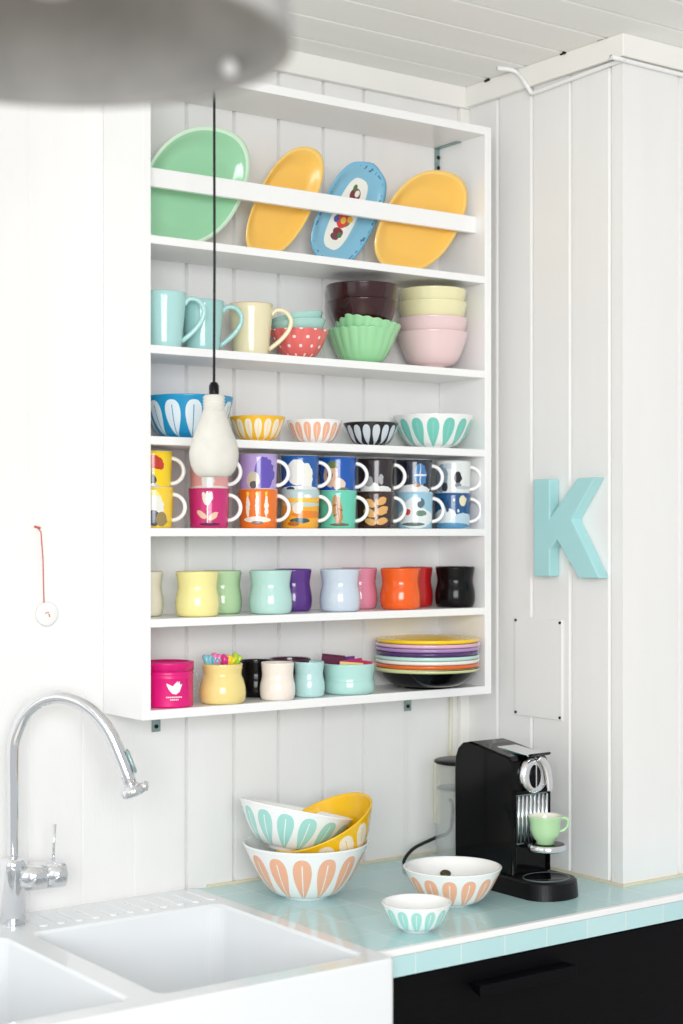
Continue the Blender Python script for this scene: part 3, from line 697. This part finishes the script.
# ---- fifth shelf: wavy cups in pairs
z = ZSH[5]; GC = 'handleless cups on the fifth shelf'
def fc(u, w, Y, lb, c, H=.083, **k):
    s = sc(u, Y); cup_wavy(lb, (xy(u, Y), Y, z), w/2*s, H, G('cup_'+lb.split(' cup')[0].replace(' ', '_'), *c), GC, **k)
fc(143.5, 40, 2.612, 'cream cup half hidden by the left side panel of the shelf', (240, 234, 216))
fc(197.5, 44.5, 2.548, 'pale yellow cup in front of the soft green cup', (244, 234, 158))
fc(222, 40, 2.612, 'soft green cup tucked behind the pale yellow cup', (184, 216, 170), H=.082)
fc(270.5, 43.5, 2.548, 'pale mint cup in front of the purple cup', (184, 222, 214))
fc(293, 38, 2.612, 'deep purple cup tucked behind the pale mint cup', (96, 54, 140))
fc(340, 41, 2.548, 'pale grey blue cup in front of the pink cup', (204, 216, 228))
fc(359, 37, 2.612, 'rose pink cup tucked behind the grey blue cup', (224, 140, 164))
fc(400.5, 41, 2.548, 'bright orange cup in front of the red cup', (242, 96, 18))
fc(416, 34, 2.612, 'red cup tucked behind the bright orange cup', (190, 30, 34))
fc(455, 40, 2.555, 'glossy black cup alone at the right of the fifth shelf', (12, 12, 13), H=.084)

# ---- bottom shelf
z = ZSH[6]
def tin():
    Y = 2.555; u = 168; s = sc(u, Y); R = 25*s; H = .081
    m = mat('magenta_enamel', rgb(226, 12, 122), .35, 0, .2)
    t = thing('storage_tin', 'magenta tin with a white bird print at the left end of the bottom shelf', 'tin', (xy(u, Y), Y, z), FACE)
    pr = [(0, .002), (R-.002, .002), (R, 0), (R, .004)]
    for zz in (.054, .061): pr += [(R, zz-.002), (R+.0012, zz), (R, zz+.002)]
    pr += [(R, H-.012)]
    MB().lathe(pr+[(R-.001, H-.012), (R-.001, .004), (0, .004)], 56).build('body', m, t)
    MB().lathe([(R-.0008, H-.016), (R+.0010, H-.016), (R+.0014, H-.002), (R+.002, H), (R-.004, H+.001), (R-.006, H-.003), (0, H-.003)], 56).build('lid', m, t)
    # bird and caption wrapped on the side
    d = MB()
    def wrap(x, zz, e=.0006): a = x/R; return ((R+e)*math.sin(a), -(R+e)*math.cos(a), zz)
    k = R/26; ox, oz = 10*k, .033
    def shape(poly):
        n = len(poly); vs = []; cx = sum(p[0] for p in poly)/n; cz = sum(p[1] for p in poly)/n
        vs.append(wrap(cx*k+ox, cz*k+oz)); fs = []
        for p in poly: vs.append(wrap(p[0]*k+ox, p[1]*k+oz))
        for i in range(n): fs.append((0, 1+i, 1+(i+1) % n))
        d.add(vs, fs)
    shape([(-9, 7), (-6, 5.5), (-4, 3), (-1, 5), (3, 5.5), (5, 9), (5.5, 5), (8, 6), (6.5, 2), (5, -2), (1, -4.5), (-3, -3.5), (-6, 0), (-8, 4)])
    shape([(-1.5, 5), (2.8, 9), (3.2, 5)])
    for row, (n, zz) in enumerate(((9, -8), (5, -10.6))):
        for i in range(n):
            x0 = -9+i*1.9+(4 if row else 0); shape([(x0, zz), (x0+1.25, zz), (x0+1.25, zz+1.5), (x0+.6, zz+1.1), (x0, zz+1.5)])
    d.build('bird_print', M['white'], t)
    MB().tube(smooth_curve([(R+.002, 0, H-.010), (R+.008, 0, H-.014), (R+.006, -.002, H-.024), (R+.010, -.002, H-.034), (R+.004, 0, H-.046), (R+.001, 0, H-.052)], 5), .0010, 6).build('wire_clasp', M['steel'], t)
tin()
GB = 'cups on the bottom shelf'
def bc_(u, w, Y, lb, c, H, **k):
    s = sc(u, Y); return cup_wavy(lb, (xy(u, Y), Y, z), w/2*s, H, G('cup_'+lb.split(' cup')[0].replace(' ', '_'), *c), GB, **k)
bc_(222.5, 47, 2.54, 'creamy yellow cup holding coloured plastic clips', (240, 218, 140), .074, top=.86, waist=.82, wz=.72)
bc_(256, 35, 2.606, 'black cup behind the small off white cup', (12, 12, 14), .070, top=.98)
bc_(277.5, 35.5, 2.53, 'small off white cup on the bottom shelf', (244, 234, 222), .0715, top=.93, waist=.88)
bc_(309, 31.5, 2.545, 'small pale aqua cup beside the off white cup', (186, 224, 222), .068, top=.97)
bc_(290, 42, 2.60, 'dark plum cup behind the white and aqua cups', (70, 30, 52), .071, top=1.0, waist=.95)
lb_ = bc_(349, 52, 2.55, 'wide low aqua bowl holding tea packets on the bottom shelf', (180, 224, 216), .060, top=1.0, waist=.96, wz=.55)
lb_['category'] = 'bowl'; lb_.name = 'low_bowl'
# clips in the yellow cup
cc = Vector((xy(222.5, 2.54), 2.54, z))
for lb, col, du, tilt, h in (('light blue plastic clip standing in the yellow cup', (140, 206, 220), -12, -12, .088), ('turquoise plastic clip in the yellow cup beside the light blue one', (96, 184, 196), -7, -6, .083), ('pink plastic clip standing in the yellow cup', (240, 130, 184), -1, -8, .090),
                             ('yellow plastic clip standing in the yellow cup', (246, 214, 30), 5, 8, .085), ('lime green plastic clip standing in the yellow cup', (176, 206, 50), 10, 12, .090), ('magenta plastic clip between the pink and yellow clips', (220, 60, 140), 2, 3, .086)):
    s = sc(222, 2.54); t = thing('plastic_clip', lb, 'clip', cc+VR*du*s*.55+Vector((0, 0, .008)), FACE, 'plastic clips in the yellow cup')
    t.rotation_euler = (0, math.radians(tilt), FACE)
    m = G('clip_'+lb.split()[0], *col)
    MB().tube([(-.003, 0, 0), (-.003, 0, h*.8), (-.0035, 0, h*.93), (-.003, 0, h*.96)], [.004, .0055, .0075, .003], 10, flat=.7).build('jaw', m, t)
    MB().tube([(.003, 0, 0), (.003, 0, h*.8), (.0055, 0, h*.90), (.006, 0, h*.93)], [.004, .005, .0068, .003], 10, flat=.7).build('jaw', m, t)
# packets in the low bowl
bcx = Vector((xy(349, 2.55), 2.55, z+.012))
s = sc(349, 2.55)
for lb, col, dx, dy, tz, rx, hh in (('dark plum tea packet leaning at the left of the low bowl', (96, 22, 60), -22, .012, 6, 8, .056), ('purple tea packet at the back of the low bowl', (92, 44, 130), -4, .018, -5, 4, .050),
                                    ('magenta tea packet standing in the low bowl', (178, 26, 100), 6, -.002, -8, 5, .047), ('pale yellow tea packet in front of the magenta one', (240, 214, 130), 1, -.014, 4, -4, .041), ('crimson tea packet at the right of the low bowl', (200, 40, 90), 10, .008, 8, 6, .045)):
    m = MB(); hh += .005; m.box((-.023, -.002, 0), (.023, .002, hh)); m.box((-.023, -.0006, hh), (.023, .0006, hh+.004))
    o = m.build('tea_packet', mat('paper_'+lb.split()[0], rgb(*col), .5), bevel=.0008)
    o.location = bcx+VR*dx*s*.85-VB*dy; o.rotation_euler = (math.radians(rx), math.radians(tz), FACE)
    tag(o, lb, 'packet', 'tea packets in the low bowl')
# plates
px_, py_ = xy(427.5, 2.553), 2.553; s = sc(427.5, 2.553); R = 53*s
def plate_prof(R, th=.0075, H=.016, rf=.55):
    return [(0, .001), (R*rf*.96, .001), (R*rf, 0), (R*(rf+.03), .002), (R*.85, H*.55), (R*.98, H-th), (R, H-th*.5), (R*.995, H), (R*.98, H), (R*.84, H*.55+th*.8), (R*(rf+.02), .004+th*.3), (R*rf*.9, .004), (0, .004)]
cols = [('orange yellow', None)]
b = bowl('serving_bowl', 'wide glossy black bowl under the stack of coloured plates', (px_, py_, z), R*.99, .043, R*.45, G('gloss_black_glaze', 9, 9, 11), None, .42, th=.005)
zz = z+.0275
for lb, col in (('pale lime green plate just above the black bowl', (214, 220, 160)), ('orange plate in the stack, under the white plate', (226, 104, 40)), ('off white plate above the orange plate', (238, 236, 226)), ('pale mint plate in the middle of the stack', (190, 224, 216)),
                ('dark purple plate under the lilac plates', (78, 48, 104)), ('lilac plate above the dark purple plate', (172, 136, 190)), ('pale pink lilac plate just under the yellow plate', (226, 184, 206)), ('bright yellow plate, topmost of the stack', (250, 208, 22))):
    step = .0105 if 'purple plate under' not in lb else .0085
    m = MB().lathe(plate_prof(R*(.985 if col[0] != 250 else .97)), 64)
    # the plates nest: each rim stands one step above the last
    tag(m.build('plate', G('plate_'+lb.split(' plate')[0].replace(' ', '_'), *col), loc=(px_+random.uniform(-.0015, .0015), py_, zz)), lb, 'plate', 'coloured plates at the right of the bottom shelf')
    zz += .0083

# ------------------------------------------------------------------ things on the worktop
# stacked leaf bowls
s0 = onz(306, 896, ZC+.0005); s = dep(s0.x, s0.y)/F
R0 = 63*s
GS = 'stacked leaf pattern bowls on the worktop'
peach = rgb(246, 184, 150); aqua = rgb(166, 222, 212)
leaf_bowl(None, None, 0, .103, 'large white bowl with peach leaves at the bottom of the worktop stack', white, peach, WG, 14, .36, loc=s0, R=R0, group=GS, p=.50, phase=.1, z0=.06, z1=.87)
def tilted(right, up, fwd, R, H, tilt, pitch, lb, base, leaf, inner, N, phase):
    rim = s0+Vector((0, 0, .103))+VR*right+UP*up+VB*fwd
    Rm = Matrix.Rotation(math.radians(tilt), 4, VB) @ Matrix.Rotation(math.radians(pitch), 4, VR)
    n = (Rm @ UP.to_4d()).to_3d() if False else (Rm.to_3x3() @ UP)
    T = Matrix.Translation(rim-n*H) @ Rm @ Matrix.Rotation(FACE, 4, 'Z')
    leaf_bowl(None, None, 0, H, lb, base, leaf, inner, N, .36, T=T, R=R, group=GS, p=.5, phase=phase, z0=.06, z1=.87)
tilted(.029, .037, .0, .1035, .080, 24, 12, 'yellow bowl with white leaves tilted in the worktop stack', rgb(250, 196, 20), rgb(250, 238, 214), G('bright_yellow_inside', 250, 196, 20), 14, .2)
tilted(-.018, .062, .0, .109, .080, -11, -8, 'white bowl with aqua leaves, tilted at the top of the worktop stack', white, aqua, WG, 14, .35)
# front bowls
p1 = onz(452.5, 904, ZC+.0005); s = dep(p1.x, p1.y)/F
leaf_bowl(None, None, 0, .070, 'white bowl with peach leaves and a dark sticker, in front of the coffee machine', white, peach, WG, 14, .34, loc=p1, R=49.5*s, group='single leaf pattern bowls on the worktop', p=.44, phase=.3, z0=.05, z1=.84)
st = onz(446, 871, ZC)
# sticker on the far inner wall of that bowl
Rb = 49.5*s; dirv = (-VB*.93+VR*-.12).normalized()
stk = MB().lathe([(0, .0006), (.010, .0006), (.0105, 0), (0, 0)], 24, ex=1, ey=.75)
so_ = stk.build('sticker', mat('olive_sticker', rgb(84, 78, 48), .35, .3, 0, .3, 300, .5, 200))
cpt = p1+dirv*Rb*.735+UP*.042
nrm = (-dirv*.80+UP*.60).normalized()
so_.matrix_world = Matrix.Translation(cpt) @ nrm.to_track_quat('Z', 'Y').to_matrix().to_4x4()
tag(so_, 'small dark olive sticker inside the white bowl with peach leaves', 'sticker')
p2 = onz(416.5, 930, ZC+.0005); s = dep(p2.x, p2.y)/F
leaf_bowl(None, None, 0, .049, 'small white bowl with aqua leaves near the front edge of the worktop', white, aqua, WG, 14, .42, loc=p2, R=35.5*s, group='single leaf pattern bowls on the worktop', p=.45, phase=.1)

# coffee machine
MX, MY = 2.0865, 2.265
cm = thing('coffee_machine', 'glossy black capsule coffee machine standing on the aqua worktop by the right wall', 'coffee machine', (MX, MY, ZC))
T = Matrix(((0, 0, 1, 0), (1, 0, 0, 0), (0, 1, 0, 0), (0, 0, 0, 1)))
hwid = .0465
prof = [(0, .028), (0, .238), (.004, .250), (.014, .258), (.05, .264), (.10, .272), (.128, .275), (.148, .271), (.162, .260), (.170, .242), (.172, .215), (.171, .028)]
MB().prism(prof, -hwid, hwid, 0, T).build('body', M['blackg'], cm, bevel=.004, bseg=3)
def footp(hw, yf, yb, n=12):
    out = []
    r = hw
    for i in range(n+1):
        a = PI+PI*i/n; out.append((hw*math.cos(a), -yf+hw*.82+hw*.82*math.sin(a)))
    return out+[(hw, yb), (-hw, yb)]
bs = MB(); a0 = footp(.060, .099, .172, 28); a1 = footp(.0575, .096, .171, 28); n = len(a0)
bs.add([(x, y, 0) for x, y in a0]+[(x, y, .030) for x, y in a1]+[(x*.94, y*.94 if y < 0 else y, .0335) for x, y in a1], [tuple(range(n-1, -1, -1)), tuple(range(2*n, 3*n))]+[(i, (i+1) % n, n+(i+1) % n, n+i) for i in range(n)]+[(n+i, n+(i+1) % n, 2*n+(i+1) % n, 2*n+i) for i in range(n)])
bs.build('base', M['black'], cm, bevel=.0015)
MB().lathe([(.0435, .0332), (.0445, .0348), (.0455, .0332), (.0445, .0328)], 48, 0, Matrix.Translation((0, -.042, 0)) @ Matrix.Diagonal((1.05, .9, 1, 1))).build('tray_ring', M['steel'], cm)
MB().lathe([(0, .0338), (.042, .0338), (.0425, .034), (.043, .0330)], 40, 0, Matrix.Translation((0, -.042, 0)) @ Matrix.Diagonal((1.05, .9, 1, 1))).build('drip_tray', M['blackg'], cm)
# grille: chrome ribs on the front
g = MB(); g.box((-.041, -.0015, .092), (.041, .0005, .186))
grl = g.build('grille', M['steel'], cm)
for i in range(8):
    x = -.036+i*.0103
    MB().tube([(x, -.004, .096), (x, -.004, .184)], .0034, 8).build('rib', M['satin'], grl)
MB().box((-.0455, -.006, .036), (-.0415, .0, .19)).build('side_strip', M['blackg'], cm, bevel=.001)
MB().box((.0415, -.006, .036), (.0455, .0, .19)).build('side_strip', M['blackg'], cm, bevel=.001)
MB().box((-.0455, -.008, .187), (.0455, .0, .194)).build('brow', M['blackg'], cm, bevel=.001)
# dial
Rd = Matrix.Translation((.003, -.001, .2215)) @ Matrix.Rotation(PI/2, 4, 'X')
dl = MB().lathe([(0, .0115), (.026, .0125), (.031, .011), (.0345, .006), (.035, 0)], 48, 0, Rd).build('dial', M['satin'], cm)
MB().lathe([(0, .0145), (.021, .0145), (.0225, .0125), (.0225, .010)], 40, 0, Rd @ Matrix.Translation((-.005, -.001, 0)) @ Matrix.Diagonal((.64, 1.0, 1, 1))).build('dial_face', M['blackg'], dl)
MB().box((-.003, -.0175, .199), (-.0004, -.012, .243)).build('dial_bar', M['chrome'], dl, bevel=.0006)
# flat chrome lever curling down the right of the dial
lv = smooth_curve([(.004, -.017, .2555), (.014, -.018, .249), (.023, -.0185, .236), (.0285, -.0185, .220), (.031, -.0185, .204), (.032, -.018, .190)], 5)
MB().tube(lv, [.006+.0025*math.sin(PI*i/(len(lv)-1)) for i in range(len(lv))], 12, flat=.6).build('lever_arm', M['satin'], cm)
lt = MB().prism([(.075, .266), (.075, .2695), (.03, .2655), (-.006, .2625), (-.014, .2605), (-.012, .2585), (-.004, .2595), (.03, .2605)], -.020, .029, 0, T).build('top_lever', M['chrome'], cm, bevel=.001)
MB().prism([(-.0142, .2585), (-.013, .2625), (-.022, .2655), (-.026, .2635), (-.020, .2595)], -.020, .029, 0, T).build('lever_grip', M['black'], cm, bevel=.001)
MB().lathe([(0, .001), (.030, .001), (.034, .0005), (.036, -.002)], 40, 0, Matrix.Translation((-.002, .108, .2665)) @ Matrix.Rotation(math.radians(5), 4, 'X') @ Matrix.Diagonal((.9, 1.1, 1, 1))).build('lid_recess', M['black'], cm)
# cup support
sup = MB().lathe([(0, .088), (.034, .088), (.0365, .089), (.037, .0925), (.0365, .0995), (.035, .1005), (0, .1000)], 44, 0, Matrix.Translation((0, -.045, -.0035))).build('cup_support', M['chrome'], cm)
MB().lathe([(0, .0972), (.031, .0972), (.033, .0970), (.033, .0955)], 40, 0, Matrix.Translation((0, -.045, 0))).build('support_mat', M['blackg'], sup)
MB().box((-.02, -.012, .085), (.02, .0, .096)).build('support_arm', M['black'], sup)
# water tank
tk = Matrix.Translation((.0135, .225, 0))
glass = mat('smoky_clear_plastic', (.75, .8, .8), .04); glass.node_tree.nodes['Principled BSDF'].inputs['Alpha'].default_value = .18
MB().lathe([(0, .004), (.045, .004), (.050, .012), (.050, .216), (.0485, .216), (.0485, .012), (.044, .006), (0, .006)], 40, 0, tk).build('water_tank', glass, cm)
MB().lathe([(.0, .217), (.050, .217), (.0530, .219), (.0530, .2225), (.049, .2245), (0, .2245)], 40, 0, tk).build('tank_lid', M['black'], cm)
MB().lathe([(0, .165), (.0475, .165), (.048, .1662), (.0475, .1675), (0, .1675)], 40, 0, tk).build('tank_baffle', mat('grey_plastic', rgb(120, 122, 122), .3), cm)
# power cord
cp = [Vector((.02, .235, .075)), Vector((-.018, .262, .100)), Vector((-.05, .30, .072))]
w0 = Vector((MX, MY, ZC))
q1, q2, q3 = at(435, 838, 2.60)-w0, at(413, 849, 2.60)-w0, at(404, 861, 2.585)-w0
oz = ot.location-w0
path = [Vector((oz.x-.005, oz.y-.024, .115)), Vector((oz.x-.02, oz.y-.05, .10)), q1+Vector((.03, -.01, .012)), q1, q2, Vector((q3.x, q3.y, .006)), Vector((q2.x+.005, 2.575-w0.y, .0055)), Vector((q1.x, 2.56-w0.y, .0055)), Vector((.0, .29, .0055)), Vector((.03, .285, .0055))]
MB().tube(smooth_curve(path, 6), .0036, 8).build('power_cord', M['cord'], cm)
path = [Vector((-.0335, .240, .02)), Vector((-.0345, .240, .06)), Vector((-.034, .240, .085)), Vector((-.022, .235, .093)), Vector((.01, .22, .080))]
# green cup
gc = thing('espresso_cup', 'small pale green cup on the cup support of the coffee machine', 'cup', (MX-.007, MY-.047, ZC+.0985), FACE)
gc.scale = (1.03, 1.03, 1.08)
gm = G('celadon_glaze', 176, 216, 166); gi = G('pale_inside', 240, 238, 226)
cpf = [(0, .003, 0), (.013, .003, 0), (.014, 0, 0), (.017, 0, 0), (.0165, .005, 0), (.021, .009, 0), (.0255, .018, 0), (.0275, .028, 0), (.028, .038, 0), (.0305, .046, 0), (.0312, .049, 1), (.0298, .0495, 1), (.0285, .046, 1), (.0262, .036, 1), (.0255, .027, 1), (.023, .018, 1), (.018, .011, 1), (0, .009, 1)]
MB().lathe(cpf, 48).build('body', [gm, gi], gc)
MB().tube(smooth_curve([(.0265, 0, .041), (.034, 0, .045), (.041, 0, .041), (.041, 0, .032), (.034, 0, .024), (.0255, 0, .021)], 5), .0028, 10).build('handle', gm, gc)

# ------------------------------------------------------------------ hanging lamps
pb = at(214, 477, 2.352)
bl = thing('bulb_pendant', 'pale concrete light-bulb-shaped pendant on a black cord in front of the shelf', 'lamp', pb)
s = dep(pb.x, pb.y)/F
k = [(0, 0), (10, .1), (15, .8), (19.5, 4.5), (23, 11.5), (24.6, 20), (24.1, 29), (21.7, 38), (18.4, 46.5), (15.2, 54.5), (12.8, 61), (11.4, 66)]
pr = smooth_curve([(a*s, 0, b*s) for a, b in k], 4)
pr = [(p.x, p.z) for p in pr]
for i in range(5):
    zz = (66+i*3.0)*s; pr += [(10.2*s, zz), (11.2*s, zz+.7*s), (11.2*s, zz+1.6*s), (10.2*s, zz+2.3*s)]
pr += [(10.2*s, 81*s), (8.6*s, 82*s), (0, 82.2*s)]
MB().lathe(pr, 56).build('bulb', M['bulb'], bl)
MB().lathe([(0, 82*s), (4.8*s, 82*s), (5.0*s, 83*s), (5.0*s, 92*s), (4.0*s, 92.5*s), (4.0*s, 94*s), (2.0*s, 95*s), (0, 95*s)], 24).build('socket', M['black'], bl)
MB().tube([(0, 0, 94*s), (.001, 0, 95*s+.2), (0, 0, CEIL-pb.z)], .0023, 8).build('cord', M['cord'], bl)
# big grey dome, seen from below and close to the camera
t_ = (50-341.5)/F; dd = 1.2
dc = Vector((dd*(ca+t_*sa), dd*(sa-t_*ca), CZ+(V0-44)/F*dd))
dm = thing('dome_pendant', 'large grey concrete dome pendant lamp hanging close to the camera at the top left', 'lamp', dc)
RD = .182
pr = []
HD = .155
for i in range(15):
    a = PI/2*i/14; pr.append((RD*math.cos(a)**.8 if i < 14 else .012, HD*math.sin(a)))
pin = [(max(r-.006, .004), zz-.006 if zz > .01 else zz) for r, zz in reversed(pr)]
MB().lathe([(p[0], p[1], 0) for p in pr]+[(p[0], p[1], 1) for p in pin]+[(pr[0][0], pr[0][1], 1)], 96).build('shade', [M['dome'], M['dome']], dm)
MB().lathe([(0, -.052), (.016, -.05), (.026, -.036), (.029, -.018), (.02, .012), (.014, .03), (.014, .05), (0, .05)], 32, 0, Matrix.Translation((0, 0, .09))).build('lamp_bulb', mat('frosted_glass', rgb(236, 236, 232), .3), dm)
MB().tube([(0, 0, HD-.01), (0, 0, CEIL-dc.z)], .003, 8).build('cord', M['cord'], dm)
# white button put in for the bright light spot inside near the rim
ra = math.atan2(VR.y*.765-VB.y*.64, VR.x*.765-VB.x*.64)
rr = RD*.93
MB().lathe([(0, .005), (.006, .0045), (.0075, 0)], 16, 0, Matrix.Translation((rr*math.cos(ra)*.985, rr*math.sin(ra)*1.0, .014)) @ (-Vector((math.cos(ra), math.sin(ra), .45))).to_track_quat('Z', 'Y').to_matrix().to_4x4()).build('light_spot', M['shelf'], dm)
